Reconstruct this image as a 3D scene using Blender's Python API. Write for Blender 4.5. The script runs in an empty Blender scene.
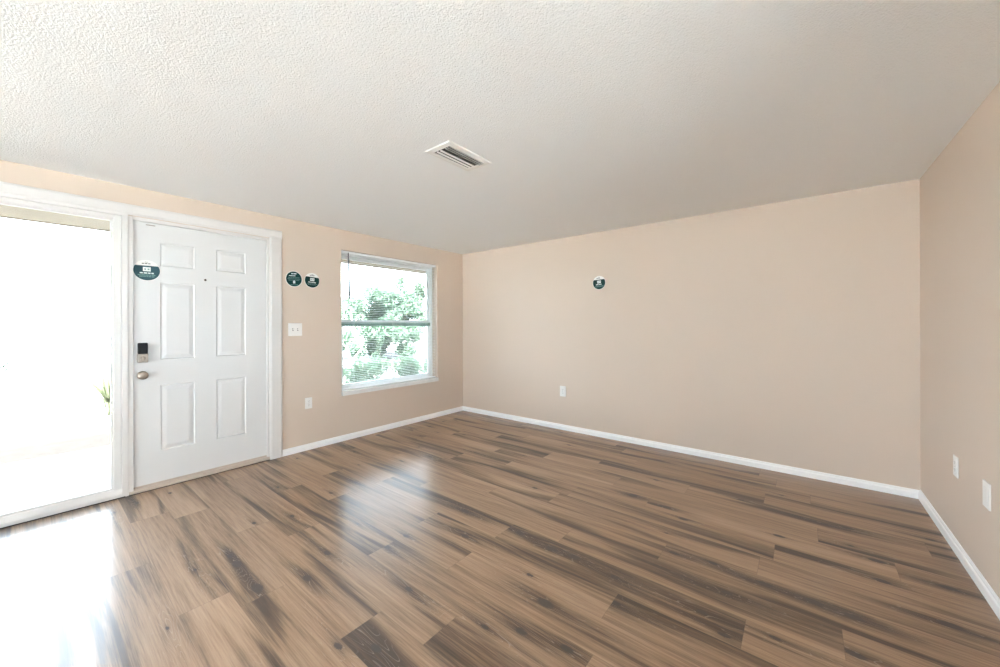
import bpy, bmesh, math, random
import numpy as np
from mathutils import Vector, Matrix
random.seed(7)
rng = np.random.default_rng(11)
SC = bpy.context.scene
COL = SC.collection

# ------------------------------------------------------------------ camera, sky, exposure
W, HC = 4.711, 2.3713            # room width (x), ceiling height; door wall is x=0, far wall is y=0
F_PX, YAW, ROLL = 376.36, 0.674477, -0.00288
CAM = Vector((4.0216, -4.1210, 1.30))
cam_d = bpy.data.cameras.new('camera')
cam = bpy.data.objects.new('camera', cam_d)
COL.objects.link(cam)
SC.camera = cam
cam_d.sensor_width = 36.0
cam_d.sensor_fit = 'HORIZONTAL'
cam_d.lens = 36.0 * F_PX / 1000.0
cam_d.shift_y = -(333.5 - 324.69) / 1000.0
cam_d.clip_start = 0.05
fw = Vector((-math.sin(YAW), math.cos(YAW), 0))
rt = Vector((math.cos(YAW), math.sin(YAW), 0))
up = Vector((0, 0, 1))
cr, sr = math.cos(ROLL), math.sin(ROLL)
rt2 = rt * cr + up * sr
up2 = up * cr - rt * sr
m3 = Matrix((rt2, up2, -fw)).transposed()
cam.matrix_world = Matrix.Translation(CAM) @ m3.to_4x4()

SKY = 6.0
world = bpy.data.worlds.new('overcast_sky')
SC.world = world
world.use_nodes = True
wn = world.node_tree
bgn = wn.nodes['Background']
bgn.inputs['Color'].default_value = (0.84, 0.955, 1.11, 1)
bgn.inputs['Strength'].default_value = SKY

SUN = 92.0
sun_d = bpy.data.lights.new('sun', 'SUN')
sun_d.energy = SUN
sun_d.angle = math.radians(6)
sun_d.color = (0.98, 1.0, 1.02)
sun = bpy.data.objects.new('sun', sun_d)
COL.objects.link(sun)
SUN_DIR = Vector((-0.60, 0.46, -0.655)).normalized()      # the way the light travels: over the roof into the front yard
sun.rotation_euler = SUN_DIR.to_track_quat('-Z', 'Y').to_euler()

def portal(name, loc, rot, sx, sy):
    """Sampling guide in a window opening: gives off no light of its own."""
    d = bpy.data.lights.new(name, 'AREA')
    d.shape = 'RECTANGLE'
    d.size, d.size_y = sx, sy
    d.cycles.is_portal = True
    o = bpy.data.objects.new(name, d)
    COL.objects.link(o)
    o.location = loc
    o.rotation_euler = rot
    return o

R90 = math.pi / 2
portal('window_portal', (-0.25, -1.225, 1.325), (0, -R90, 0), 1.75, 1.5)
portal('sidelight_portal', (-0.25, -4.25, 1.08), (0, -R90, 0), 2.15, 1.2)
portal('side_fill_portal', (4.95, -3.85, 1.59), (0, R90, 0), 1.3, 2.35)
portal('rear_fill_portal', (2.45, -8.05, 1.08), (R90, 0, 0), 3.6, 2.15)

SC.view_settings.view_transform = 'Standard'
SC.view_settings.look = 'None'
SC.view_settings.gamma = 1.0
SC.view_settings.use_curve_mapping = False
SC.view_settings.exposure = 1.03
SC.cycles.max_bounces = 16
SC.cycles.diffuse_bounces = 8
SC.cycles.glossy_bounces = 4
SC.cycles.transparent_max_bounces = 16
SC.cycles.caustics_reflective = False
SC.cycles.caustics_refractive = False

# ------------------------------------------------------------------ helpers
def srgb(r, g, b):
    def f(c):
        c /= 255.0
        return c / 12.92 if c <= 0.04045 else ((c + 0.055) / 1.055) ** 2.4
    return (f(r), f(g), f(b), 1)

def mat(name, color, rough=0.5, metal=0.0, bump=None, var=0.0, vscale=4.0, spec=0.5, coat=0.0):
    """bump = (noise scale, distance, strength)"""
    m = bpy.data.materials.new(name)
    m.use_nodes = True
    n, l = m.node_tree.nodes, m.node_tree.links
    p = n['Principled BSDF']
    p.inputs['Base Color'].default_value = color
    p.inputs['Roughness'].default_value = rough
    p.inputs['Metallic'].default_value = metal
    p.inputs['Specular IOR Level'].default_value = spec
    if coat:
        p.inputs['Coat Weight'].default_value = coat
        p.inputs['Coat Roughness'].default_value = 0.1
    tc = n.new('ShaderNodeTexCoord')
    if var:
        t = n.new('ShaderNodeTexNoise')
        t.inputs['Scale'].default_value = vscale
        t.inputs['Detail'].default_value = 3
        l.new(tc.outputs['Object'], t.inputs['Vector'])
        mx = n.new('ShaderNodeMix')
        mx.data_type = 'RGBA'
        mx.inputs['A'].default_value = tuple(c * (1 - var) for c in color[:3]) + (1,)
        mx.inputs['B'].default_value = tuple(min(1, c * (1 + var)) for c in color[:3]) + (1,)
        l.new(t.outputs['Fac'], mx.inputs['Factor'])
        l.new(mx.outputs['Result'], p.inputs['Base Color'])
    if bump:
        t = n.new('ShaderNodeTexNoise')
        t.inputs['Scale'].default_value = bump[0]
        t.inputs['Detail'].default_value = 3
        l.new(tc.outputs['Object'], t.inputs['Vector'])
        b = n.new('ShaderNodeBump')
        b.inputs['Distance'].default_value = bump[1]
        b.inputs['Strength'].default_value = bump[2]
        l.new(t.outputs['Fac'], b.inputs['Height'])
        l.new(b.outputs['Normal'], p.inputs['Normal'])
    return m

def box(bm, x0, x1, y0, y1, z0, z1, bev=0.0, seg=2):
    b = bmesh.new()
    bmesh.ops.create_cube(b, size=1.0)
    for v in b.verts:
        v.co = Vector((x0 + (v.co.x + .5) * (x1 - x0), y0 + (v.co.y + .5) * (y1 - y0), z0 + (v.co.z + .5) * (z1 - z0)))
    if bev:
        bmesh.ops.bevel(b, geom=b.edges[:], offset=bev, segments=seg, affect='EDGES', profile=0.5)
    merge(bm, b)

def merge(bm, b, M=None):
    if M is not None:
        bmesh.ops.transform(b, matrix=M, verts=b.verts)
    me = bpy.data.meshes.new('tmp')
    b.to_mesh(me)
    b.free()
    bm.from_mesh(me)
    bpy.data.meshes.remove(me)

def prism(bm, prof, axis, a0, a1):
    """Extrude a closed 2-D profile along an axis. axis 'y': prof=(x,z); 'x': prof=(y,z); 'z': prof=(x,y)."""
    def P(u, v, a):
        return {'y': (u, a, v), 'x': (a, u, v), 'z': (u, v, a)}[axis]
    b = bmesh.new()
    A = [b.verts.new(P(u, v, a0)) for u, v in prof]
    B = [b.verts.new(P(u, v, a1)) for u, v in prof]
    n = len(prof)
    for i in range(n):
        b.faces.new((A[i], A[(i + 1) % n], B[(i + 1) % n], B[i]))
    b.faces.new(A[::-1])
    b.faces.new(B)
    bmesh.ops.recalc_face_normals(b, faces=b.faces)
    merge(bm, b)

def lathe(bm, prof, M, seg=32):
    """prof = (radius, height) pairs turned about local z, then placed by M."""
    b = bmesh.new()
    rings = []
    for r, h in prof:
        if r < 1e-6:
            rings.append([b.verts.new((0, 0, h))])
        else:
            rings.append([b.verts.new((r * math.cos(2 * math.pi * k / seg), r * math.sin(2 * math.pi * k / seg), h)) for k in range(seg)])
    for A, B in zip(rings, rings[1:]):
        for k in range(seg):
            k2 = (k + 1) % seg
            if len(A) == 1 and len(B) > 1:
                b.faces.new((A[0], B[k], B[k2]))
            elif len(B) == 1 and len(A) > 1:
                b.faces.new((A[k], A[k2], B[0]))
            elif len(A) > 1:
                b.faces.new((A[k], A[k2], B[k2], B[k]))
    bmesh.ops.recalc_face_normals(b, faces=b.faces)
    for f in b.faces:
        f.smooth = True
    merge(bm, b, M)

def tube(bm, pts, radii, seg=8):
    b = bmesh.new()
    rings = []
    n = len(pts)
    for i, p in enumerate(pts):
        p = Vector(p)
        d = (Vector(pts[min(i + 1, n - 1)]) - Vector(pts[max(i - 1, 0)])).normalized()
        a = d.orthogonal().normalized()
        c = d.cross(a)
        rings.append([b.verts.new(p + (a * math.cos(2 * math.pi * k / seg) + c * math.sin(2 * math.pi * k / seg)) * radii[i]) for k in range(seg)])
    for A, B in zip(rings, rings[1:]):
        for k in range(seg):
            b.faces.new((A[k], A[(k + 1) % seg], B[(k + 1) % seg], B[k]))
    b.faces.new(rings[0])
    b.faces.new(rings[-1])
    bmesh.ops.recalc_face_normals(b, faces=b.faces)
    for f in b.faces:
        f.smooth = True
    merge(bm, b)

def obj(name, bm, m, parent=None):
    me = bpy.data.meshes.new(name)
    bm.to_mesh(me)
    bm.free()
    me.materials.append(m)
    o = bpy.data.objects.new(name, me)
    COL.objects.link(o)
    if parent is not None:
        o.parent = parent
        o.matrix_parent_inverse = Matrix.Translation(-parent.matrix_world.translation) if False else Matrix.Identity(4)
    return o

def empty(name, loc=(0, 0, 0), rot=(0, 0, 0)):
    o = bpy.data.objects.new(name, None)
    COL.objects.link(o)
    o.location = loc
    o.rotation_euler = rot
    o.empty_display_size = 0.05
    return o

def tag(o, label, cat, group=None):
    o['label'] = label
    o['category'] = cat
    if group:
        o['group'] = group
    return o

def struct(o, label=None):
    o['kind'] = 'structure'
    if label:
        o['label'] = label
    return o

def B():
    return bmesh.new()

# ------------------------------------------------------------------ materials
M_WALL = mat('beige_wall_paint', (0.65, 0.545, 0.455, 1), 0.6, bump=(180, 0.001, 0.25), var=0.012, vscale=1.2, spec=0.3)
M_TRIM = mat('white_trim_paint', (0.71, 0.69, 0.67, 1), 0.4, bump=(40, 0.0006, 0.2), var=0.02, vscale=9)
M_BASE = mat('white_baseboard_paint', (0.93, 0.93, 0.925, 1), 0.35, bump=(40, 0.0006, 0.2))
M_DOOR = mat('white_door_paint', (0.70, 0.70, 0.695, 1), 0.4, bump=(60, 0.0005, 0.2))
M_VINYL = mat('white_vinyl', (0.80, 0.82, 0.81, 1), 0.35)
M_RAIL_BACKLIT = mat('backlit_rail_shade', (0.17, 0.27, 0.22, 1), 0.4)  # white rail coloured dark: its backlit shade is painted in
M_SLAT = mat('white_blind_slat', (0.85, 0.86, 0.86, 1), 0.4)
def translucent_slat():
    m = bpy.data.materials.new('white_blind_slat_vinyl')
    m.use_nodes = True
    n, l = m.node_tree.nodes, m.node_tree.links
    p = n['Principled BSDF']
    p.inputs['Base Color'].default_value = (.86, .87, .87, 1)
    p.inputs['Roughness'].default_value = .4
    t = n.new('ShaderNodeBsdfTranslucent'); t.inputs['Color'].default_value = (.85, .87, .86, 1)
    mx = n.new('ShaderNodeMixShader'); mx.inputs[0].default_value = .55
    l.new(p.outputs[0], mx.inputs[1]); l.new(t.outputs[0], mx.inputs[2])
    l.new(mx.outputs[0], n['Material Output'].inputs['Surface'])
    return m
M_SLATV = translucent_slat()
M_WAND = mat('grey_plastic', (0.12, 0.125, 0.13, 1), 0.3)
M_SILL = mat('white_marble_sill', (0.82, 0.82, 0.80, 1), 0.25, var=0.10, vscale=14)
M_PLATE = mat('white_plastic_plate', (0.84, 0.83, 0.80, 1), 0.35)
M_SLOT = mat('dark_slot', (0.12, 0.11, 0.10, 1), 0.6)
M_NICKEL = mat('satin_nickel', (0.36, 0.315, 0.27, 1), 0.45, metal=1.0, bump=(300, 0.0002, 0.2))
M_BLACK = mat('black_gloss_plastic', (0.010, 0.010, 0.011, 1), 0.5, spec=0.15)
M_THRESH = mat('tan_threshold', (0.50, 0.42, 0.35, 1), 0.45, var=0.1, vscale=20)
M_GAP_SHADOW = mat('dark_gap_shadow', (0.03, 0.025, 0.02, 1), 0.8)  # near-black strips that paint the contact shadow at the floor
M_VENT = mat('white_vent_enamel', (0.78, 0.76, 0.73, 1), 0.4)
M_DUCT = mat('dark_duct', (0.05, 0.047, 0.043, 1), 0.8)
M_GREEN = mat('dark_green_print', srgb(11, 56, 52), 0.5, var=0.08, vscale=60, spec=0.2)
M_GREEN_GLARE = mat('glare_green_print', srgb(42, 76, 84), 0.5, var=0.08, vscale=60, spec=0.2)  # dark green print lightened to teal: glare painted into the colour
M_STICK = mat('white_sticker_vinyl', (0.84, 0.83, 0.80, 1), 0.35)
M_PRINT = mat('white_print', (0.72, 0.76, 0.74, 1), 0.4)
M_PRINTD = mat('muted_green_print', (0.13, 0.25, 0.23, 1), 0.4)
M_INK = mat('dark_print', (0.10, 0.10, 0.10, 1), 0.4)

def glass_mat():
    m = bpy.data.materials.new('clear_thin_glass')
    m.use_nodes = True
    n, l = m.node_tree.nodes, m.node_tree.links
    n.clear()
    out = n.new('ShaderNodeOutputMaterial')
    tr = n.new('ShaderNodeBsdfTransparent')
    tr.inputs['Color'].default_value = (0.96, 0.985, 0.975, 1)
    gl = n.new('ShaderNodeBsdfGlossy')
    gl.inputs['Roughness'].default_value = 0.02
    fr = n.new('ShaderNodeFresnel')
    fr.inputs['IOR'].default_value = 1.35
    mx = n.new('ShaderNodeMixShader')
    l.new(fr.outputs[0], mx.inputs[0])
    l.new(tr.outputs[0], mx.inputs[1])
    l.new(gl.outputs[0], mx.inputs[2])
    l.new(mx.outputs[0], out.inputs['Surface'])
    return m
M_GLASS = glass_mat()

def ceiling_mat():
    m = mat('textured_ceiling_paint', (0.85, 0.85, 0.845, 1), 0.85, spec=0.2)
    n, l = m.node_tree.nodes, m.node_tree.links
    p = n['Principled BSDF']
    tc = n.new('ShaderNodeTexCoord')
    v = n.new('ShaderNodeTexVoronoi')
    v.feature = 'SMOOTH_F1'
    v.inputs['Scale'].default_value = 150
    v.inputs['Randomness'].default_value = 1
    t = n.new('ShaderNodeTexNoise')
    t.inputs['Scale'].default_value = 125
    t.inputs['Detail'].default_value = 4
    t.inputs['Roughness'].default_value = 0.6
    l.new(tc.outputs['Object'], v.inputs['Vector'])
    l.new(tc.outputs['Object'], t.inputs['Vector'])
    s = n.new('ShaderNodeMath')
    s.operation = 'SUBTRACT'
    l.new(t.outputs['Fac'], s.inputs[0])
    mu = n.new('ShaderNodeMath')
    mu.operation = 'MULTIPLY'
    mu.inputs[1].default_value = 0.5
    l.new(v.outputs['Distance'], mu.inputs[0])
    l.new(mu.outputs[0], s.inputs[1])
    b = n.new('ShaderNodeBump')
    b.inputs['Distance'].default_value = 0.005
    b.inputs['Strength'].default_value = 0.62
    l.new(s.outputs[0], b.inputs['Height'])
    l.new(b.outputs['Normal'], p.inputs['Normal'])
    return m
M_CEIL = ceiling_mat()

# ------------------------------------------------------------------ room shell
YB = -7.8                                     # wall behind the camera
TW = 0.20
# wall with the front door and window (x=0)
EN0, EN1, ENT = -4.86, -2.668, 2.145          # entry opening (sidelight + door)
WY0, WY1, WZ0, WZ1 = -1.937, -0.515, 0.505, 2.146
bm = B()
def lw(y0, y1, z0, z1):
    box(bm, -TW, 0, y0, y1, z0, z1)
lw(YB, EN0, 0, HC); lw(EN0, EN1, ENT, HC); lw(EN1, WY0, 0, HC)
lw(WY0, WY1, 0, WZ0); lw(WY0, WY1, WZ1, HC); lw(WY1, 0.0, 0, HC)
struct(obj('wall_left', bm, M_WALL), 'beige painted wall with the front door and the window')
bm = B(); box(bm, -TW, W + TW, 0, TW, 0, HC)
struct(obj('wall_back', bm, M_WALL), 'plain beige far wall with one round sticker')
RY0, RY1, RZ0, RZ1 = -5.0, -2.7, .95, 2.14      # added side window beside the camera, out of view
bm = B(); box(bm, W, W + TW, YB, RY0, 0, HC); box(bm, W, W + TW, RY1, 0, 0, HC); box(bm, W, W + TW, RY0, RY1, 0, RZ0); box(bm, W, W + TW, RY0, RY1, RZ1, HC)
struct(obj('wall_right', bm, M_WALL), 'beige side wall with two outlet plates')
PX0, PX1, PZ = .65, 4.25, 2.16  # added opening behind the camera, out of view, for daylight
bm = B()
box(bm, -TW, PX0, YB - TW, YB, 0, HC); box(bm, PX1, W + TW, YB - TW, YB, 0, HC); box(bm, PX0, PX1, YB - TW, YB, PZ, HC)
struct(obj('wall_front', bm, M_WALL))
bm = B(); box(bm, -TW, W + TW, YB - TW, TW, HC, HC + 0.25)
struct(obj('ceiling', bm, M_CEIL), 'off-white textured ceiling')

# ------------------------------------------------------------------ floor: wood-look planks running along x
PW, PL, Y_ROW = 0.194, 1.27, -2.931
row_off = {-3: .73, -2: 1.26, -1: .28, 0: .84, 1: .01, 2: .79, 3: .02, 5: .86, 6: .03, 9: .29, 10: .78}
tones = {(-3, .73): .10, (-2, 2.53): -.40, (-2, 1.26): .10, (0, 2.11): -.45, (-1, 1.55): .45, (-1, 2.82): -.35, (1, 1.28): -.15, (1, 2.55): .35,
         (3, 2.56): -.45, (3, 3.83): .30, (3, 1.29): .15, (2, 3.33): -.35, (2, 2.06): .10, (0, 3.38): .25, (6, 2.57): -.2, (6, 3.84): .25, (10, 3.32): .3, (10, 4.59): -.35,
         (9, 4.10): -.30, (9, 2.83): .1, (5, 3.40): -.35, (5, 2.13): .10, (-3, 2.0): .25, (-2, -.01): .2}
KNOTS = [(237,564,1.3),(230,556,.8),(257,588,1.5),(219,627,1.1),(307,578,1.1),(327,553,.9),(149,521,.6),(192,548,.6),(292,516,.8),(338,646,.8),(331,493,.7),(170,493,.7),(254,523,.7),
 (409,589,.8),(376,648,1.),(465,511,1.2),(465,536,1.),(520,533,1.1),(530,575,.7),(545,603,1.5),(485,627,.7),(521,631,1.),(535,488,.8),(406,536,.8),(387,547,1.),
 (552,549,1.2),(574,557,1.2),(615,577,.8),(683,519,1.),(667,507,.7),(674,553,.9),(713,563,.8),(702,612,.8),(724,635,.8),(567,649,1.),(615,603,.9),(741,500,.7),(727,593,.8),(634,495,1.),
 (779,536,1.),(877,561,1.2),(847,528,1.),(765,584,1.1),(814,602,1.2),(854,617,1.2),(950,625,1.4),(856,655,1.1),(949,588,1.2),(882,581,1.1),(775,638,.7),(662,506,.9),(656,480,.7),(569,445,.7),(632,496,.9)]
def floor_pt(px, py):
    """where a photographed knot lies on the floor"""
    a, b = (px - 500) / F_PX, (py - 324.69) / F_PX
    d = fw + rt * (a * cr + b * sr) - up * (b * cr - a * sr)
    t = -CAM.z / d.z
    return CAM + d * t
knots = [(floor_pt(px, py), s) for px, py, s in KNOTS]

def vnoise(u, v, seed):
    """value noise, numpy"""
    r = np.random.default_rng(seed).random((64, 64))
    iu, iv = np.floor(u).astype(int), np.floor(v).astype(int)
    fu, fv = u - iu, v - iv
    fu, fv = fu * fu * (3 - 2 * fu), fv * fv * (3 - 2 * fv)
    g = lambda a, b: r[a % 64, b % 64]
    return (g(iu, iv) * (1 - fu) + g(iu + 1, iv) * fu) * (1 - fv) + (g(iu, iv + 1) * (1 - fu) + g(iu + 1, iv + 1) * fu) * fv

def sstep(a, b, x):
    t = np.clip((x - a) / (b - a), 0, 1)
    return t * t * (3 - 2 * t)

V, Fc, UV, CA = [], [], [], []
base = 0
k0 = math.floor((YB - Y_ROW) / PW)
k1 = math.ceil((0 - Y_ROW) / PW)
pid = 0
for k in range(k0, k1):
    y0, y1 = max(YB, Y_ROW + k * PW), min(0.0, Y_ROW + (k + 1) * PW)
    if y1 - y0 < 1e-4:
        continue
    off = row_off.get(k, random.random() * PL)
    x = off - PL * math.ceil(off / PL)
    while x < W - 1e-6:
        x0, x1 = max(0.0, x), min(W, x + PL)
        if x1 - x0 < 1e-4:
            x += PL; continue
        pid += 1
        tone = None
        for (kk, xs), tv in tones.items():
            if kk == k and abs(xs - x) < 0.06:
                tone = tv
        if tone is None:
            tone = random.uniform(-.25, .25) if y0 > -2.6 else random.uniform(-.12, .15)
        nu, nv = max(2, int((x1 - x0) / (.010 if y1 > -4.2 else .06))), max(2, int((y1 - y0) / (.0048 if y1 > -4.2 else .02)))
        gx, gy = np.meshgrid(np.linspace(x0, x1, nu + 1), np.linspace(y0, y1, nv + 1), indexing='ij')
        u, v = gx - x, gy - (Y_ROW + k * PW)
        s = pid * 17
        wob = (vnoise(u * 2.2, v * 4, s + 1) - .5) * .055
        vv = v + wob
        broad = vnoise(u * 1.1 + 3, vv * 11, s + 2)
        band = vnoise(u * 1.5 + 9, vv * 36, s + 3)
        fine = .6 * vnoise(u * 2.6, vv * 70, s + 4) + .4 * vnoise(u * 3.6 + 5, vv * 130, s + 6)
        dark = .72 * sstep(.46, .95, band) * sstep(.30, .75, broad) + .43 * sstep(.40, .88, broad) + .55 * (fine - .5)
        light = .95 * sstep(.55, .95, vnoise(u * .9 + 5, vv * 9, s + 5))
        kn = np.zeros_like(gx)
        ring = np.zeros_like(gx)
        ks = [((p.x, p.y), sz) for p, sz in knots if x0 <= p.x < x1 and y0 <= p.y < y1]
        seen = y0 > -3.4 or k > -4
        if (not ks and random.random() < .55) or not seen:
            ks = [((random.uniform(x0 + .05, x1 - .05) if x1 - x0 > .15 else (x0 + x1) / 2, random.uniform(y0 + .04, max(y0 + .05, y1 - .04))), random.uniform(.4, .8))]
        for (kx, ky), sz in ks:
            dx, dy = gx - kx, gy - ky
            rr = (dx / (.027 * sz)) ** 2 + (dy / (.013 * sz)) ** 2
            kn += 1.5 * np.exp(-rr * .8)
            wob2 = dy + (vnoise(gx * 5, gy * 9, s + 8) - .5) * .03
            dark += .50 * min(1.2, sz) * np.exp(-(dx / (.19 * sz)) ** 2 - (wob2 / (.026 * sz)) ** 2)
            dark += .25 * np.exp(-(dx / (.07 * sz)) ** 2 - (dy / (.020 * sz)) ** 2)
            ring = np.maximum(ring, np.exp(-(dx / .30) ** 2 - (dy / .045) ** 2))
        R = np.clip(.5 + .5 * tone * .34 - .5 * dark + .22 * light, 0, 1)
        n = gx.size
        V.append(np.stack([gx.ravel(), gy.ravel(), np.zeros(n)], 1))
        UV.append(np.stack([u.ravel(), (v / PW).ravel()], 1))
        CA.append(np.stack([R.ravel(), np.clip(kn, 0, 1).ravel(), np.full(n, (pid * .6180339) % 1.0), np.clip(ring, 0, 1).ravel()], 1))
        i, j = np.meshgrid(np.arange(nu), np.arange(nv), indexing='ij')
        a = base + i * (nv + 1) + j
        Fc.append(np.stack([a.ravel(), (a + nv + 1).ravel(), (a + nv + 2).ravel(), (a + 1).ravel()], 1))
        base += n
        x += PL
V, Fc, UV, CA = (np.concatenate(q) for q in (V, Fc, UV, CA))
me = bpy.data.meshes.new('floor')
me.vertices.add(len(V)); me.vertices.foreach_set('co', V.astype(np.float32).ravel())
me.loops.add(Fc.size); me.loops.foreach_set('vertex_index', Fc.astype(np.int32).ravel())
me.polygons.add(len(Fc)); me.polygons.foreach_set('loop_start', np.arange(0, Fc.size, 4, dtype=np.int32))
me.update(calc_edges=True)
ul = me.uv_layers.new(name='plank_uv'); ul.data.foreach_set('uv', UV[Fc.ravel()].astype(np.float32).ravel())
ca = me.color_attributes.new('wood', 'FLOAT_COLOR', 'POINT'); ca.data.foreach_set('color', CA.astype(np.float32).ravel())
me.validate()

def floor_mat():
    m = bpy.data.materials.new('wood_plank_floor')
    m.use_nodes = True
    n, l = m.node_tree.nodes, m.node_tree.links
    p = n['Principled BSDF']
    at = n.new('ShaderNodeAttribute'); at.attribute_name = 'wood'
    uv = n.new('ShaderNodeUVMap'); uv.uv_map = 'plank_uv'
    sep = n.new('ShaderNodeSeparateColor'); l.new(at.outputs['Color'], sep.inputs[0])
    tc = n.new('ShaderNodeTexCoord')
    def math_(op, a, b=None):
        q = n.new('ShaderNodeMath'); q.operation = op
        for i, s in enumerate((a, b)):
            if s is None: continue
            if isinstance(s, (int, float)): q.inputs[i].default_value = s
            else: l.new(s, q.inputs[i])
        return q.outputs[0]
    # grain coordinates: stretched along the plank, shifted per plank
    sh = n.new('ShaderNodeCombineXYZ')
    l.new(math_('MULTIPLY', sep.outputs[2], 37.0), sh.inputs[0]); l.new(math_('MULTIPLY', sep.outputs[2], 91.0), sh.inputs[1])
    ad = n.new('ShaderNodeVectorMath'); ad.operation = 'ADD'
    l.new(tc.outputs['Object'], ad.inputs[0]); l.new(sh.outputs[0], ad.inputs[1])
    def stretched(sx, sy, detail, rough=.6, dist=0.0):
        mp = n.new('ShaderNodeMapping'); mp.inputs['Scale'].default_value = (sx, sy, 1)
        l.new(ad.outputs[0], mp.inputs['Vector'])
        t = n.new('ShaderNodeTexNoise'); t.inputs['Scale'].default_value = 1; t.inputs['Detail'].default_value = detail
        t.inputs['Roughness'].default_value = rough; t.inputs['Distortion'].default_value = dist
        l.new(mp.outputs[0], t.inputs['Vector'])
        return t.outputs['Fac']
    g1 = stretched(2.2, 70, 5, .68)
    g2 = stretched(6, 190, 3, .65)
    g3 = stretched(1.6, 14, 2, .5, .5)
    tone = math_('ADD', sep.outputs[0], math_('MULTIPLY', math_('SUBTRACT', g1, .5), .62))
    tone = math_('ADD', tone, math_('MULTIPLY', math_('SUBTRACT', g2, .5), .5))
    ramp = n.new('ShaderNodeValToRGB')
    l.new(tone, ramp.inputs[0])
    e = ramp.color_ramp.elements
    e[0].position = 0.0; e[0].color = (0.042, 0.021, 0.009, 1)
    e[1].position = 1.0; e[1].color = (0.490, 0.335, 0.220, 1)
    for pos, c in ((.22, (0.106, 0.059, 0.028, 1)), (.45, (0.255, 0.157, 0.090, 1)), (.65, (0.345, 0.222, 0.136, 1))):
        q = e.new(pos); q.color = c
    # pale limed growth rings around the knots
    rg = math_('FRACT', math_('MULTIPLY', g3, 22.0))
    line = math_('MULTIPLY', math_('GREATER_THAN', rg, .89), at.outputs['Alpha'])
    mx = n.new('ShaderNodeMix'); mx.data_type = 'RGBA'
    l.new(math_('MULTIPLY', line, .34), mx.inputs['Factor']); l.new(ramp.outputs[0], mx.inputs['A'])
    mx.inputs['B'].default_value = (.46, .37, .30, 1)
    # knots
    mk = n.new('ShaderNodeMix'); mk.data_type = 'RGBA'
    kf = n.new('ShaderNodeMapRange'); kf.interpolation_type = 'SMOOTHSTEP'
    kf.inputs['From Min'].default_value = .30; kf.inputs['From Max'].default_value = .85
    g4 = stretched(60, 150, 3, .6)
    l.new(math_('ADD', sep.outputs[1], math_('MULTIPLY', math_('SUBTRACT', g4, .5), math_('MULTIPLY', sep.outputs[1], 1.6))), kf.inputs[0])
    l.new(math_('MULTIPLY', kf.outputs[0], .92), mk.inputs['Factor']); l.new(mx.outputs['Result'], mk.inputs['A'])
    mk.inputs['B'].default_value = (.035, .024, .018, 1)
    # joints
    su = n.new('ShaderNodeSeparateXYZ'); l.new(uv.outputs[0], su.inputs[0])
    dv = math_('MINIMUM', su.outputs[1], math_('SUBTRACT', 1.0, su.outputs[1]))
    du = math_('MINIMUM', su.outputs[0], math_('SUBTRACT', PL, su.outputs[0]))
    ed = math_('MAXIMUM', math_('LESS_THAN', dv, .008), math_('LESS_THAN', du, .0015))
    mj = n.new('ShaderNodeMix'); mj.data_type = 'RGBA'
    l.new(math_('MULTIPLY', ed, .28), mj.inputs['Factor']); l.new(mk.outputs['Result'], mj.inputs['A'])
    mj.inputs['B'].default_value = (.05, .033, .022, 1)
    l.new(mj.outputs['Result'], p.inputs['Base Color'])
    p.inputs['Roughness'].default_value = 0.33
    r = math_('ADD', .42, math_('MULTIPLY', g2, .14))
    p.inputs['Coat Weight'].default_value = 0.6; p.inputs['Coat Roughness'].default_value = 0.19; p.inputs['Coat IOR'].default_value = 1.5
    l.new(r, p.inputs['Roughness'])
    p.inputs['Specular IOR Level'].default_value = 0.55
    b = n.new('ShaderNodeBump'); b.inputs['Distance'].default_value = .0010; b.inputs['Strength'].default_value = .18
    h = math_('SUBTRACT', math_('ADD', math_('MULTIPLY', g1, .6), math_('MULTIPLY', g2, .5)), math_('MULTIPLY', ed, .6))
    l.new(h, b.inputs['Height']); l.new(b.outputs['Normal'], p.inputs['Normal'])
    return m
me.materials.append(floor_mat())
fo = bpy.data.objects.new('floor', me); COL.objects.link(fo)
struct(fo, 'brown wood plank floor with dark knots')

# ------------------------------------------------------------------ baseboards
def base_prof(h, t):
    return [(0, 0), (t, 0), (t, h * .62), (t * .82, h * .70), (t * .62, h * .74), (t * .55, h * .88), (t * .30, h), (0, h)]
HB, TB = 0.064, 0.013
bm = B()
prism(bm, base_prof(HB, TB), 'y', -2.557, -TB * .5)
struct(obj('baseboard_left', bm, M_BASE))
bm = B()
prism(bm, [(-a, b) for a, b in base_prof(HB, TB)], 'x', 0, W)
struct(obj('baseboard_back', bm, M_BASE))
bm = B()
prism(bm, [(W - a, b) for a, b in base_prof(0.072, TB)], 'y', YB, -TB * .5)
struct(obj('baseboard_right', bm, M_BASE))

# ------------------------------------------------------------------ entry: casing, mullion, sidelight, door
CT = 0.018
ZT = 2.23
bm = B()                                        # casing round the whole entry
cas = [(0, -2.668), (.012, -2.668), (.014, -2.660), (CT, -2.652), (CT, -2.572), (.012, -2.558), (0, -2.558)]
prism(bm, cas, 'z', 0, 2.1505)
capp = [(0, 2.150), (.012, 2.150), (.014, 2.158), (CT, 2.166), (CT, 2.216), (.012, ZT), (0, ZT)]
prism(bm, capp, 'y', -4.97, -2.558)
box(bm, 0, CT - .001, -4.97, -4.87, 0, 2.1505, .004)
struct(obj('trim_1', bm, M_TRIM), 'white casing around the front door and sidelight')
bm = B()                                        # jambs, head and the post between sidelight and door
box(bm, -TW, -.002, -2.688, -2.668, 0, 2.145, .002)
box(bm, -TW, -.0028, -3.649, -2.668, 2.118, 2.150, .002)
box(bm, -TW, .010, -3.684, -3.649, 0, 2.140, .003)
box(bm, -TW, .003, -3.649, -3.621, 0, 2.140, .002)
box(bm, -TW, .006, -4.87, -4.85, 0, 2.150, .002)
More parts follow.
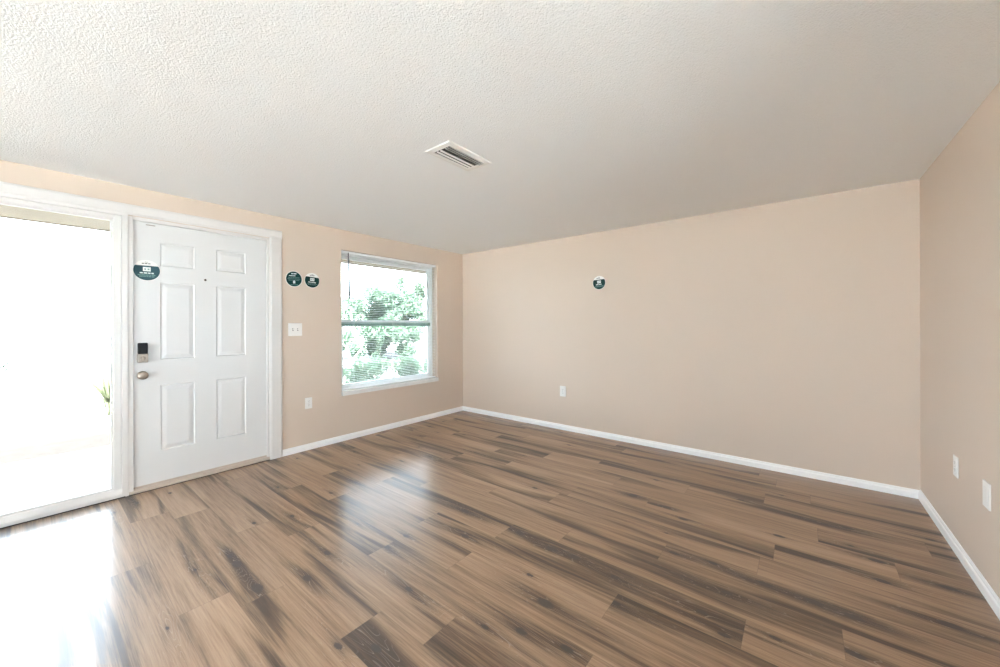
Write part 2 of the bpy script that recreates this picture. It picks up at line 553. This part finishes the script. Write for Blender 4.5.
box(bm, -TW, .014, -4.87, -3.649, 2.134, 2.152, .003)
struct(obj('trim_2', bm, M_TRIM), 'white post and jambs between the door and the sidelight')

# sidelight: fixed glazed panel
SY0, SY1 = -4.85, -3.684
win2 = struct(empty('window_2', (-.03, (SY0 + SY1) / 2, 0)), 'tall glazed sidelight beside the front door')
def child(name, bm, m, parent):
    """parts keep world coordinates: the mesh is shifted into its parent's frame"""
    bmesh.ops.translate(bm, vec=-parent_world(parent), verts=bm.verts)
    return obj(name, bm, m, parent)
def parent_world(o):
    v = Vector((0, 0, 0))
    while o is not None:
        v += o.location
        o = o.parent
    return v
bm = B()
box(bm, -.07, -.004, -3.728, SY1 - .001, .05, 2.133, .004)                   # stile by the post
box(bm, -.07, -.004, SY0, SY0 + .044, .06, 2.134, .004)
box(bm, -.07, -.0052, SY0, SY1 - .001, 2.104, 2.136, .004)
box(bm, -.05, -.016, -3.740, -3.726, .075, 2.104, .002)               # glazing beads
box(bm, -.05, -.016, SY0, SY1 - .04, 2.092, 2.106, .002)
box(bm, -.05, -.016, SY0, SY1 - .04, .062, .080, .002)
child('window_frame', bm, M_TRIM, win2)
bm = B()
prism(bm, [(-.09, .006), (.012, .006), (.014, .030), (.004, .050), (-.004, .064), (-.09, .064)], 'y', SY0, SY1)
child('window_sill', bm, M_TRIM, win2)
bm = B(); box(bm, -.040, -.034, SY0 + .03, -3.715, .065, 2.115)
child('glass_pane', bm, M_GLASS, win2)
bm = B(); box(bm, -.09, .016, SY0, -3.668, 0, .006)  # dark strip painting the contact shadow under the sidelight sill
child('gap_shadow_strip', bm, M_GAP_SHADOW, win2)

# front door, six raised panels
DY0, DY1, DZ0, DZ1 = -3.618, -2.690, .046, 2.116
DX = -.012
door = struct(empty('door_1', (DX, (DY0 + DY1) / 2, DZ0)), 'white six-panel front door')
panels = []
for (pz0, pz1) in ((1.775, 1.972), (1.022, 1.652), (.291, .826)):
    for (py0, py1) in ((-3.466, -3.236), (-3.094, -2.858)):
        panels.append((py0, py1, pz0, pz1))
bm = B()
ys = sorted({DY0, DY1, -3.466, -3.236, -3.094, -2.858})
zs = sorted({DZ0, DZ1, 1.775, 1.972, 1.022, 1.652, .291, .826})
def q4(bm, pts):
    bm.faces.new([bm.verts.new(p) for p in pts])
for y0, y1 in zip(ys, ys[1:]):
    for z0, z1 in zip(zs, zs[1:]):
        if any(abs(p[0] - y0) < 1e-6 and abs(p[2] - z0) < 1e-6 for p in panels):
            rings = []
            for ins, dep in ((0, 0), (.004, .0008), (.011, -.0055), (.017, -.0055), (.042, -.001), (.045, -.0008)):
                rings.append([bm.verts.new((DX + dep, a, b)) for a, b in ((y0 + ins, z0 + ins), (y1 - ins, z0 + ins), (y1 - ins, z1 - ins), (y0 + ins, z1 - ins))])
            for A, C in zip(rings, rings[1:]):
                for i in range(4):
                    bm.faces.new((A[i], A[(i + 1) % 4], C[(i + 1) % 4], C[i]))
            bm.faces.new(rings[-1])
        else:
            q4(bm, [(DX, y0, z0), (DX, y1, z0), (DX, y1, z1), (DX, y0, z1)])
XB = DX - .044
q4(bm, [(XB, DY0, DZ0), (XB, DY0, DZ1), (XB, DY1, DZ1), (XB, DY1, DZ0)])
q4(bm, [(DX, DY0, DZ0), (DX, DY0, DZ1), (XB, DY0, DZ1), (XB, DY0, DZ0)])
q4(bm, [(DX, DY1, DZ0), (XB, DY1, DZ0), (XB, DY1, DZ1), (DX, DY1, DZ1)])
q4(bm, [(DX, DY0, DZ1), (DX, DY1, DZ1), (XB, DY1, DZ1), (XB, DY0, DZ1)])
q4(bm, [(DX, DY0, DZ0), (XB, DY0, DZ0), (XB, DY1, DZ0), (DX, DY1, DZ0)])
bmesh.ops.remove_doubles(bm, verts=bm.verts, dist=1e-5)
bmesh.ops.recalc_face_normals(bm, faces=bm.faces)
child('door_panel', bm, M_DOOR, door)
TOX = Matrix.Rotation(R90, 4, 'Y')             # lathe axis z -> +x
# keypad deadbolt
bm = B(); box(bm, DX, DX + .026, -3.600, -3.536, 1.012, 1.082, .006, 3)
lock = child('deadbolt', bm, M_NICKEL, door); lock['label'] = 'satin nickel deadbolt'
lw_ = Vector(parent_world(door))
def sub(name, bm, m, parent):
    return child(name, bm, m, parent)
bm = B(); box(bm, DX, DX + .030, -3.597, -3.539, 1.080, 1.166, .007, 3)
o = sub('keypad_housing', bm, M_BLACK, lock); o['label'] = 'black keypad housing'
bm = B(); lathe(bm, [(0, .012), (.014, .012), (.016, .009), (.016, 0)], Matrix.Translation((DX + .024, -3.568, 1.045)) @ TOX, 24)
box(bm, DX + .034, DX + .048, -3.573, -3.563, 1.030, 1.060, .003)
sub('thumb_turn', bm, M_NICKEL, lock)
bm = B()
lathe(bm, [(.033, 0), (.033, .004), (.029, .008), (.016, .011), (.013, .016), (.016, .021), (.026, .025), (.031, .032), (.031, .039), (.026, .046), (.012, .050), (0, .0505)],
      Matrix.Translation((DX, -3.568, .912)) @ TOX, 36)
knob = child('door_knob', bm, M_NICKEL, door); knob['label'] = 'round satin nickel knob'
bm = B(); lathe(bm, [(0, .0025), (.006, .0025), (.007, 0)], Matrix.Translation((DX + .049, -3.568, .912)) @ TOX, 20)
sub('lock_button', bm, M_NICKEL, knob)
bm = B(); lathe(bm, [(.0095, 0), (.0095, .004), (.006, .005)], Matrix.Translation((DX, -3.168, 1.694)) @ TOX, 20)
peep = child('peephole', bm, M_NICKEL, door)
bm = B(); lathe(bm, [(0, .0042), (.0065, .0042), (.0065, .001)], Matrix.Translation((DX, -3.168, 1.694)) @ TOX, 20)
sub('lens', bm, M_BLACK, peep)
bm = B(); box(bm, DX - .001, DX + .004, -3.545, -3.490, 2.094, 2.100, .001)  # thin metal bar drawn for a small dark mark on the door
o = child('top_edge_mark', bm, M_NICKEL, door)
bm = B(); box(bm, DX - .04, DX + .004, DY0 + .002, DY1 - .002, .030, .047, .002)
o = child('door_sweep', bm, M_THRESH, door); o['label'] = 'tan sweep strip'
bm = B()
prism(bm, [(-TW, .004), (.012, .004), (.014, .018), (-.004, .030), (-TW, .030)], 'y', -3.647, -2.672)
struct(obj('trim_3', bm, M_THRESH), 'tan threshold under the front door')
bm = B(); box(bm, -.10, .016, -3.649, -2.672, 0, .004)  # dark strip painting the shadow line under the threshold
struct(obj('threshold_shadow_strip', bm, M_GAP_SHADOW))

# ------------------------------------------------------------------ window with single-hung sashes
win = struct(empty('window_1', (-.10, (WY0 + WY1) / 2, WZ0)), 'white single-hung window with a mini-blind')
FX0, FX1 = -.175, -.100
WB = WZ0 + .052                               # top of sill
bm = B()
box(bm, FX0, FX1, WY0, WY0 + .038, WB, WZ1, .003); box(bm, FX0, FX1, WY1 - .038, WY1, WB, WZ1, .003)
box(bm, FX0, FX1, WY0, WY1, WZ1 - .045, WZ1, .003); box(bm, FX0, FX1, WY0, WY1, WB, WB + .02, .003)
child('window_frame', bm, M_VINYL, win)
ZM = 1.333
def sash(name, x0, x1, z0, z1, top, bot, side, rail_mat=None):
    y0, y1 = WY0 + .036, WY1 - .036
    bm = B()
    box(bm, x0, x1, y0, y0 + side, z0, z1, .003); box(bm, x0, x1, y1 - side, y1, z0, z1, .003)
    if top: box(bm, x0, x1, y0, y1, z1 - top, z1, .003)
    if bot: box(bm, x0, x1, y0, y1, z0, z0 + bot, .003)
    s = child(name, bm, M_VINYL, win)
    bm = B(); box(bm, (x0 + x1) / 2 - .002, (x0 + x1) / 2 + .002, y0 + side - .01, y1 - side + .01, z0 + .005, z1 - .005)
    child('glass_pane', bm, M_GLASS, s)
    return s
us = sash('upper_sash', -.165, -.140, ZM - .008, WZ1 - .045, .028, .036, .026)
ls = sash('lower_sash', -.136, -.108, WB + .018, ZM + .004, 0, .042, .040)
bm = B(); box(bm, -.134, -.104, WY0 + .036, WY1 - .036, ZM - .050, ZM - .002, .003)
o = child('meeting_rail', bm, M_RAIL_BACKLIT, ls); o['label'] = 'white meeting rail, backlit shade painted grey-green'
bm = B()
b2 = bmesh.new()
bmesh.ops.create_cube(b2, size=1)
for v in b2.verts:
    v.co = Vector((-.10 + (v.co.x + .5) * .125, WY0 + .002 + (v.co.y + .5) * (WY1 - WY0 + .004), WZ0 + .002 + (v.co.z + .5) * .050))
bmesh.ops.bevel(b2, geom=b2.edges[:], offset=.004, segments=2, affect='EDGES')
merge(bm, b2)
child('window_sill', bm, M_SILL, win)

# mini-blind, lowered with the slats open
blind = tag(empty('window_blind', (-.035, (WY0 + WY1) / 2, WZ1)), 'white mini-blind hanging lowered and open inside the window', 'blind')
BY0, BY1 = WY0 + .008, WY1 - .012
bm = B(); box(bm, -.050, -.012, BY0, BY1, WZ1 - .034, WZ1 - .003, .004)
child('headrail', bm, M_SLAT, blind)
bm = B()
z = WZ1 - .055
while z > WB + .035:
    b2 = bmesh.new()
    A = [b2.verts.new((-.032 + a, BY0 + .006, z + c)) for a, c in ((-.0125, -.0012), (-.006, .0006), (0, .0012), (.006, .0006), (.0125, -.0012))]
    C = [b2.verts.new((v.co.x, BY1 - .006, v.co.z)) for v in A]
    for i in range(4):
        b2.faces.new((A[i], A[i + 1], C[i + 1], C[i]))
    merge(bm, b2)
    z -= .0215
sl = child('slats', bm, M_SLATV, blind)
bm = B(); box(bm, -.045, -.019, BY0 + .004, BY1 - .004, WB + .006, WB + .022, .004)
child('bottom_rail', bm, M_SLAT, blind)
for yy in (BY0 + .16, BY1 - .16, (BY0 + BY1) / 2):
    bm = B()
    tube(bm, [(-.0465, yy, WZ1 - .03), (-.0465, yy, WB + .02)], [.0007, .0007], 5)
    tube(bm, [(-.0175, yy, WZ1 - .03), (-.0175, yy, WB + .02)], [.0007, .0007], 5)
    child('ladder_cord', bm, M_SLAT, blind)
bm = B(); tube(bm, [(-.010, BY0 + .082, WZ1 - .02), (-.006, BY0 + .085, 1.95), (-.003, BY0 + .092, 1.60)], [.006, .0105, .0105], 8)
o = child('tilt_wand', bm, M_WAND, blind); o['label'] = 'grey tilt wand'

# ------------------------------------------------------------------ round stickers
def on_wall(name, loc, wall, tilt=0.0):
    """An Empty whose local x runs along the wall, y up, z out into the room."""
    if wall == 'left':      Mx = Matrix(((0, 0, 1), (1, 0, 0), (0, 1, 0)))
    elif wall == 'back':    Mx = Matrix(((1, 0, 0), (0, 0, -1), (0, 1, 0)))
    else:                   Mx = Matrix(((0, 0, -1), (-1, 0, 0), (0, 1, 0)))
    o = empty(name)
    o.matrix_world = Matrix.Translation(loc) @ Mx.to_4x4() @ Matrix.Rotation(tilt, 4, 'Z')
    return o

def disc(bm, r, z0, z1, chord=None, n=48):
    """a disc, or the part of it below y=chord"""
    pts = []
    for k in range(n):
        a = 2 * math.pi * k / n
        pts.append((r * math.cos(a), r * math.sin(a)))
    if chord is not None:
        a0 = math.asin(chord / r)
        pts = [(r * math.cos(a), r * math.sin(a)) for a in np.linspace(math.pi - a0, 2 * math.pi + a0, n)]
    prism(bm, pts, 'z', z0, z1)

def words(bm, cx, cy, w, h, z0, z1, k):
    """a line of tiny print as a row of word-length marks"""
    r = random.Random(k)
    x = cx - w / 2
    while x < cx + w / 2 - h:
        ln = min(cx + w / 2 - x, r.uniform(1.2, 3.2) * h)
        hh = h * r.uniform(.8, 1.0)
        box(bm, x, x + ln, cy - hh / 2, cy + hh / 2, z0, z1)
        x += ln + h * .45

def sticker(loc, wall, r, label, style, green, tilt=0.0, seed=1):
    s = tag(on_wall('round_sticker', loc, wall, tilt), label, 'sticker', 'round stickers on the walls and door')
    bm = B(); disc(bm, r, 0, .0012); obj('backing', bm, M_STICK, s)
    bm = B()
    if style == 'full':
        disc(bm, r * .94, .0012, .0018); obj('green_field', bm, green, s)
        bm = B(); words(bm, 0, r * .66, r * .62, r * .14, .0018, .0022, seed)
        words(bm, -r * .12, r * .40, r * .90, r * .11, .0018, .0022, seed + 1)
        obj('heading_print', bm, M_PRINT, s)
        bm = B()
        for i, w in enumerate((1.35, 1.5, 1.3)):
            words(bm, 0, r * (.18 - .17 * i), r * w, r * .075, .0018, .0022, seed + 2 + i)
        obj('small_print', bm, M_PRINTD, s)
        bm = B(); words(bm, 0, -r * .72, r * .9, r * .08, .0018, .0022, seed + 9); obj('footer_print', bm, M_PRINTD, s)
        bm = B(); box(bm, -r * .13, r * .13, -r * .55, -r * .30, .0018, .0022)
        prism(bm, [(-r * .17, -r * .32), (r * .17, -r * .32), (0, -r * .16)], 'z', .0018, .0022)
        obj('house_icon', bm, M_PRINT, s)
    else:
        disc(bm, r * .95, .0012, .0018, chord=r * .46); obj('green_field', bm, green, s)
        bm = B(); words(bm, -r * .05, r * .66, r * .62, r * .10, .0012, .0018, seed); words(bm, 0, r * .80, r * .3, r * .05, .0012, .0018, seed + 4)
        obj('cap_print', bm, M_INK, s)
        bm = B(); box(bm, -r * .28, r * .28, -r * .08, r * .32, .0018, .0022, r * .0)
        obj('house_icon', bm, M_PRINT, s)
        bm = B()
        for dx in (-.12, .12):
            box(bm, r * (dx - .06), r * (dx + .06), r * .06, r * .18, .0022, .0025)
        obj('icon_mark', bm, M_PRINTD, s)
        bm = B(); words(bm, 0, -r * .25, r * 1.0, r * .13, .0018, .0022, seed + 1)
        obj('heading_print', bm, M_PRINT, s)
        bm = B()
        words(bm, 0, -r * .44, r * 1.3, r * .09, .0018, .0022, seed + 2); words(bm, 0, -r * .58, r * 1.1, r * .09, .0018, .0022, seed + 3)
        obj('small_print', bm, M_PRINTD, s)
    return s
sticker((DX + .001, -3.541, 1.736), 'left', .082, 'round green sticker with white cap and painted-in glare on the white front door', 'cap', M_GREEN_GLARE, seed=3)
sticker((0, -2.441, 1.770), 'left', .081, 'round fully dark green sticker on the beige wall beside the door casing', 'full', M_GREEN, tilt=.04, seed=21)
sticker((0, -2.259, 1.771), 'left', .079, 'round dark green sticker with white cap on the wall beside the window', 'cap', M_GREEN, tilt=-.06, seed=41)
sticker((2.198, 0, 1.782), 'back', .079, 'round dark green sticker with white cap alone on the far beige wall', 'cap', M_GREEN, tilt=.05, seed=61)

# ------------------------------------------------------------------ outlets, switch, plates
def plate(bm, w, h, t=.006):
    box(bm, -w / 2, w / 2, -h / 2, h / 2, 0, t, .0022, 2)

def outlet(loc, wall, w, h, label):
    o = tag(on_wall('wall_outlet', loc, wall), label, 'outlet', 'white duplex wall outlets')
    bm = B(); plate(bm, w, h); obj('cover_plate', bm, M_PLATE, o)
    for s in (1, -1):
        bm = B()
        c = s * .0205
        pts = [(.0165 * math.copysign(abs(math.cos(a)) ** .6, math.cos(a)), c + .0140 * math.copysign(abs(math.sin(a)) ** .6, math.sin(a))) for a in np.linspace(0, 2 * math.pi, 28, endpoint=False)]
        prism(bm, pts, 'z', .005, .0078)
        f = obj('receptacle', bm, M_PLATE, o)
        bm = B()
        box(bm, -.0075, -.0055, c - .001, c + .008, .0072, .0081); box(bm, .0055, .0075, c - .001, c + .007, .0072, .0081)
        lathe(bm, [(0, .0009), (.0024, .0009), (.0024, 0)], Matrix.Translation((0, c - .007, .0072)), 12)
        obj('slots', bm, M_SLOT, f)
    bm = B(); lathe(bm, [(0, .0012), (.0025, .001), (.003, 0)], Matrix.Translation((0, 0, .006)), 14); obj('screw', bm, M_NICKEL, o)
    return o
outlet((0, -2.300, .487), 'left', .072, .116, 'white duplex outlet low on the wall between the door and the window')
outlet((1.721, 0, .475), 'back', .082, .130, 'white duplex outlet low on the far wall below the round sticker')
outlet((W, -.832, .487), 'right', .078, .116, 'white duplex outlet on the side wall, nearer the room corner')

sw = tag(on_wall('light_switch', (0, -2.431, 1.257), 'left'), 'white two-gang toggle switch on the wall beside the front door', 'light switch')
bm = B(); plate(bm, .134, .130); obj('cover_plate', bm, M_PLATE, sw)
for dx in (-.023, .023):
    bm = B(); box(bm, dx - .0055, dx + .0055, -.0125, .0125, .005, .0072, .001)
    f = obj('toggle_slot', bm, M_SLOT, sw)
    bm = B(); prism(bm, [(-.008, .006), (.004, .006), (.011, .017), (.004, .019)], 'x', dx - .0035, dx + .0035)
    obj('toggle', bm, M_PLATE, f)
    for dz in (-.03, .03):
        bm = B(); lathe(bm, [(0, .0012), (.0025, .001), (.003, 0)], Matrix.Translation((dx, dz, .006)), 12); obj('screw', bm, M_PLATE, sw)

bp = tag(on_wall('blank_wall_plate', (W, -1.290, .487), 'right'), 'white blank plate with framed centre on the side wall, farther from the corner', 'wall plate')
bm = B(); plate(bm, .084, .124, .007); obj('cover_plate', bm, M_PLATE, bp)
bm = B(); box(bm, -.020, .020, -.036, .036, .006, .0085, .0012); obj('centre_insert', bm, M_PLATE, bp)

# ------------------------------------------------------------------ ceiling air vent
VX0, VX1, VY0, VY1 = 2.212, 2.430, -2.596, -2.212
vent = tag(empty('ceiling_vent', ((VX0 + VX1) / 2, (VY0 + VY1) / 2, HC)), 'white rectangular air vent with curved louvres in the textured ceiling', 'air vent')
bm = B()
fwid = .036
prof_f = [(0, .001), (0, -.003), (.004, -.006), (fwid - .004, -.009), (fwid, -.009), (fwid, .001)]
corners = [((VX0, VY0), (1, 1)), ((VX1, VY0), (-1, 1)), ((VX1, VY1), (-1, -1)), ((VX0, VY1), (1, -1))]
rings = [[bm.verts.new((c[0] + d[0] * u, c[1] + d[1] * u, HC + h)) for u, h in prof_f] for c, d in corners]
for i in range(4):
    A, C = rings[i], rings[(i + 1) % 4]
    for k in range(len(prof_f)):
        k2 = (k + 1) % len(prof_f)
        bm.faces.new((A[k], A[k2], C[k2], C[k]))
bmesh.ops.recalc_face_normals(bm, faces=bm.faces)
child('frame', bm, M_VENT, vent)
bm = B(); box(bm, VX0 + .03, VX1 - .03, VY0 + .03, VY1 - .03, HC - .0005, HC + .001)
o = child('duct_opening', bm, M_DUCT, vent)
LX0, LX1 = VX0 + fwid, VX1 - fwid
for dx_, sgn in ((.012, -1), (.042, -1), (.072, -1), (.104, 1), (.122, 1), (.140, 1)):
    x = LX0 + dx_
    prof = []
    hh, dd = (.0065, .009) if sgn < 0 else (.014, .010)
    for t in np.linspace(0, 1, 9):
        prof.append((x + sgn * dd * t ** 1.5, HC - (.010 if sgn < 0 else .006) - hh * t))
    prof2 = [(a + .0018, b - .0006) for a, b in prof[::-1]]
    bm = B()
    prism(bm, prof + prof2, 'y', VY0 + fwid - .002, VY1 - fwid + .002)
    child('louvre', bm, M_VENT, vent)

# ------------------------------------------------------------------ added glazed openings out of view, sized to brighten the room
rear_fill = struct(empty('fill_opening_rear', ((PX0 + PX1) / 2, YB - .1, 0)), 'added unseen glazed opening behind the camera for daylight')
bm = B()
for x0, x1 in ((PX0, PX0 + .06), (PX1 - .06, PX1), ((PX0 + PX1) / 2 - .04, (PX0 + PX1) / 2 + .04)):
    box(bm, x0, x1, YB - .14, YB - .06, 0, PZ, .004)
box(bm, PX0, PX1, YB - .14, YB - .06, PZ - .06, PZ, .004); box(bm, PX0, PX1, YB - .14, YB - .06, 0, .06, .004)
child('window_frame', bm, M_VINYL, rear_fill)
bm = B(); box(bm, PX0 + .04, PX1 - .04, YB - .103, YB - .097, .04, PZ - .04)
child('glass_pane', bm, M_GLASS, rear_fill)

side_fill = struct(empty('fill_opening_side', (W + .1, (RY0 + RY1) / 2, RZ0)), 'added unseen side window for daylight')  # unseen window added to light the ceiling and door wall
bm = B()
for y0, y1 in ((RY0, RY0 + .05), (RY1 - .05, RY1)):
    box(bm, W + .07, W + .14, y0, y1, RZ0, RZ1, .004)
for z0, z1 in ((RZ0, RZ0 + .05), (RZ1 - .05, RZ1), (1.57, 1.61)):
    box(bm, W + .07, W + .14, RY0 + .051, RY1 - .051, z0, z1, .004)
child('window_frame', bm, M_VINYL, side_fill)
bm = B(); box(bm, W + .098, W + .103, RY0 + .03, RY1 - .03, RZ0 + .03, RZ1 - .03)
child('glass_pane', bm, M_GLASS, side_fill)

# ------------------------------------------------------------------ outdoors
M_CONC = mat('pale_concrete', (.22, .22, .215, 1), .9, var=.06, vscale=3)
M_REAR_BOUNCE = mat('white_bounce_pad', (.78, .79, .80, 1), .9, var=.05, vscale=3)  # unseen pad made very pale to bounce sun onto the ceiling
M_GRND = mat('pale_dry_lawn', (.040, .038, .033, 1), .95, var=.25, vscale=2.5)
M_MULCH = mat('grey_brown_gravel', (.090, .064, .045, 1), .95, var=.3, vscale=9)
M_SIDE_BOUNCE = mat('grey_bounce_pad', (.20, .20, .20, 1), .9, var=.06, vscale=3)  # tone chosen for the light it bounces through the side opening
M_SOFF = mat('tan_soffit', (.38, .315, .24, 1), .8, var=.05)
def leafy(name, c):
    m = mat(name, c, .8)
    n, l = m.node_tree.nodes, m.node_tree.links
    t = n.new('ShaderNodeBsdfTranslucent'); t.inputs['Color'].default_value = (c[0] * 1.1, c[1] * 1.2, c[2], 1)
    mx = n.new('ShaderNodeMixShader'); mx.inputs[0].default_value = .6
    l.new(n['Principled BSDF'].outputs[0], mx.inputs[1]); l.new(t.outputs[0], mx.inputs[2])
    l.new(mx.outputs[0], n['Material Output'].inputs['Surface'])
    return m
M_LEAF = [leafy('leaf_green', (0.055, 0.090, 0.061, 1)), leafy('leaf_pale_green', (0.062, 0.094, 0.064, 1)), leafy('leaf_yellow_green', (0.115, 0.120, 0.072, 1)), leafy('shrub_leaf_green', (.20, .26, .20, 1))]
M_BARK = mat('grey_bark', (.16, .15, .13, 1), .9, bump=(30, .01, .5))
GZ = -.10
bm = B(); box(bm, -60, 40, -50, 50, GZ - .3, GZ)
struct(obj('ground', bm, M_GRND), 'pale dry ground outside')
bm = B(); box(bm, -1.95, -TW, -6.5, -2.3, GZ, -.02, .01)
struct(obj('porch_floor', bm, M_CONC), 'pale concrete walkway outside the sidelight')
bm = B(); box(bm, -3.5, -1.95, -9, -2.0, GZ - .01, GZ + .01)
struct(obj('path_ground', bm, M_MULCH), 'grey-brown gravel bed beside the walkway')
bm = B(); box(bm, -30, -7.5, -2.5, 3.2, GZ - .02, GZ + .01)
box(bm, -19, -13, -40, 40, GZ - .02, GZ + .015)
struct(obj('driveway_ground', bm, M_CONC), 'pale concrete driveway and road outside')
bm = B(); box(bm, -2.0, W + 14, YB - 9, YB - TW, GZ, -.02)  # added pad out of view, reflects sun through the rear opening
struct(obj('rear_bounce_pad', bm, M_REAR_BOUNCE))
bm = B(); box(bm, W + 3.2, W + 22, YB - TW, 9, GZ, -.02)  # added pad out of view, bounces light in from the side
struct(obj('side_bounce_pad', bm, M_SIDE_BOUNCE))
bm = B(); box(bm, -.92, -TW, YB, TW + .8, 2.172, 2.20); box(bm, -.95, -.92, YB, TW + .8, 2.165, 2.40)
box(bm, -1, W + TW, YB - 2.0, YB - TW, 2.32, 2.44); box(bm, W + TW, W + 1.55, YB - 1, 1.5, 2.30, 2.42)  # unseen rear and side overhangs, added to keep direct sun out
struct(obj('roof_soffit', bm, M_SOFF), 'tan roof eave outside above the window, plus added unseen sun-blocking overhangs')

def leaves(bm_, centers, n, size, rs):
    """leaf blades scattered through ellipsoid clumps"""
    r = np.random.default_rng(rs)
    tot = sum(c[3] * c[4] * c[5] for c in centers)
    for cx, cy, cz, rx, ry, rz in centers:
        for _ in range(max(8, int(n * rx * ry * rz / tot))):
            d = r.normal(size=3); d /= np.linalg.norm(d)
            q = d * r.random() ** .45
            p = Vector((cx + q[0] * rx, cy + q[1] * ry, cz + q[2] * rz))
            a = Vector(r.normal(size=3)).normalized(); c = a.orthogonal().normalized()
            s = size * r.uniform(.6, 1.3)
            a *= s; c *= s * .38
            vs = [bm_.verts.new(p - a), bm_.verts.new(p + c * .9 - a * .1 + Vector((0, 0, s * .1))), bm_.verts.new(p + a), bm_.verts.new(p - c * .9 - a * .1 + Vector((0, 0, s * .1)))]
            bm_.faces.new(vs)

def tree(name, loc, label, clumps, n, size, m, trunk, rs, group=None, scale=1.0):
    t = tag(empty(name, loc), label, 'tree' if 'tree' in name else 'shrub', group)
    t.scale = (scale,) * 3
    bm = B(); leaves(bm, clumps, n, size, rs); obj('foliage', bm, m, t)
    bm = B()
    for pts, rad in trunk:
        tube(bm, pts, rad, 8)
    obj('trunk', bm, M_BARK, t)
    return t
rt_ = random.Random(5)
cl = []
for i in range(40):
    a = rt_.uniform(0, 6.28); rr = rt_.uniform(0, 1.55); h = rt_.uniform(.32, 2.7)
    k = (1 - ((h - 1.4) / 2.1) ** 2) ** .5
    cl.append((rr * k * math.cos(a), rr * k * math.sin(a), h, rt_.uniform(.3, .55), rt_.uniform(.3, .55), rt_.uniform(.25, .45)))
cl.append((.5, .65, 3.15, .25, .25, .35))
tree('broad_tree', (-9.8, 5.1, GZ), 'broad low green tree outside, filling the middle of the window', cl, 20000, .085, M_LEAF[0],
     [([(0, 0, 0), (.05, 0, .7), (0, .05, 1.5)], [.12, .10, .06]), ([(.05, 0, .7), (.5, .3, 1.3), (.8, .6, 2.0)], [.07, .05, .02]), ([(.05, 0, .7), (-.4, -.4, 1.4), (-.7, -.6, 2.2)], [.07, .05, .02])], 3)
cl = []
for i in range(12):
    cl.append((rt_.uniform(-.7, .5), rt_.uniform(-.7, .3), rt_.uniform(1.5, 3.3), rt_.uniform(.15, .3), rt_.uniform(.15, .3), rt_.uniform(.12, .25)))
tree('bare_branched_tree', (-5.9, 1.45, GZ), 'thin tree with crooked bare branches outside, seen past the blind wand', cl, 800, .075, M_LEAF[0],
     [([(0, 0, 0), (.06, .1, .5), (-.05, .0, 1.0), (.1, .2, 1.6), (.05, .1, 2.4)], [.07, .06, .05, .04, .02]), ([(-.05, 0, 1.0), (-.3, -.3, 1.5), (-.2, -.5, 2.2), (-.4, -.6, 3.0)], [.04, .03, .025, .01]),
      ([(.06, .1, .5), (.3, .4, 1.0), (.2, .3, 1.5), (.5, .3, 2.1)], [.04, .03, .025, .01]), ([(.1, .2, 1.6), (-.1, -.1, 2.3), (-.2, .1, 3.2)], [.03, .02, .01])], 9, scale=.74)
cl = [(rt_.uniform(-.35, .35), rt_.uniform(-.35, .35), h, .28, .28, .28) for h in (1.2, 1.5, 1.8, 2.05, 2.3, 2.5, 2.7, 1.35)]
tree('slender_tree', (-13.0, 9.75, GZ), 'slender green tree outside, beside the window stile', cl, 1800, .085, M_LEAF[1],
     [([(0, 0, 0), (.05, 0, 1.0), (0, .05, 2.4)], [.05, .04, .02])], 12, scale=1.3)
def shrub(loc, label, s, rs, m):
    r = random.Random(rs)
    c = [(r.uniform(-.19, .19) * s, r.uniform(-.18, .18) * s, r.uniform(.2, .62) * s, .2 * s, .2 * s, .19 * s) for _ in range(10)]
    return tree('garden_shrub', loc, label, c, 1300, .05, m, [([(0, 0, 0), (.02, 0, .25 * s), (0, .03, .5 * s)], [.03, .025, .012])], rs, 'shrubs below the window')
shrub((-2.3, -.95, GZ), 'leafy shrub outside low in the window, nearest the door side', 1.0, 31, M_LEAF[3])
shrub((-2.35, -.12, GZ), 'leafy shrub outside low in the window, second from the door side', 1.08, 32, M_LEAF[3])
shrub((-2.25, .72, GZ), 'leafy shrub outside low in the window, third from the door side', .98, 33, M_LEAF[3])
shrub((-2.4, 1.52, GZ), 'leafy shrub outside low in the window, farthest from the door', .95, 34, M_LEAF[3])

# spiky grass clump beyond the sidelight
gc = tag(empty('ornamental_grass', (-4.4, -3.35, GZ)), 'yellow-green spiky grass clump outside behind the sidelight post', 'plant')
bm = B()
for i in range(130):
    a = rt_.uniform(0, 6.28); le = rt_.uniform(.5, .95); sp = rt_.uniform(.1, .7)
    d = Vector((math.cos(a), math.sin(a), 0)); sd_ = Vector((-math.sin(a), math.cos(a), 0)) * .011
    pts = [d * (sp * le * t * t) + Vector((0, 0, le * (t - .35 * sp * t * t))) for t in (0, .35, .7, 1)]
    w = (1, .9, .6, .05)
    L_ = [bm.verts.new(p - sd_ * k) for p, k in zip(pts, w)]; R_ = [bm.verts.new(p + sd_ * k) for p, k in zip(pts, w)]
    for i2 in range(3):
        bm.faces.new((L_[i2], R_[i2], R_[i2 + 1], L_[i2 + 1]))
obj('blades', bm, M_LEAF[2], gc)
r_ = random.Random(77)
tree('round_shrub', (-11.0, -5.1, GZ), 'small pale shrub far outside beyond the sidelight', [(r_.uniform(-.4, .4), r_.uniform(-.4, .4), r_.uniform(.3, 1.0), .3, .3, .25) for _ in range(9)], 700, .08, M_LEAF[1],
     [([(0, 0, 0), (0, 0, .6)], [.04, .02])], 77)
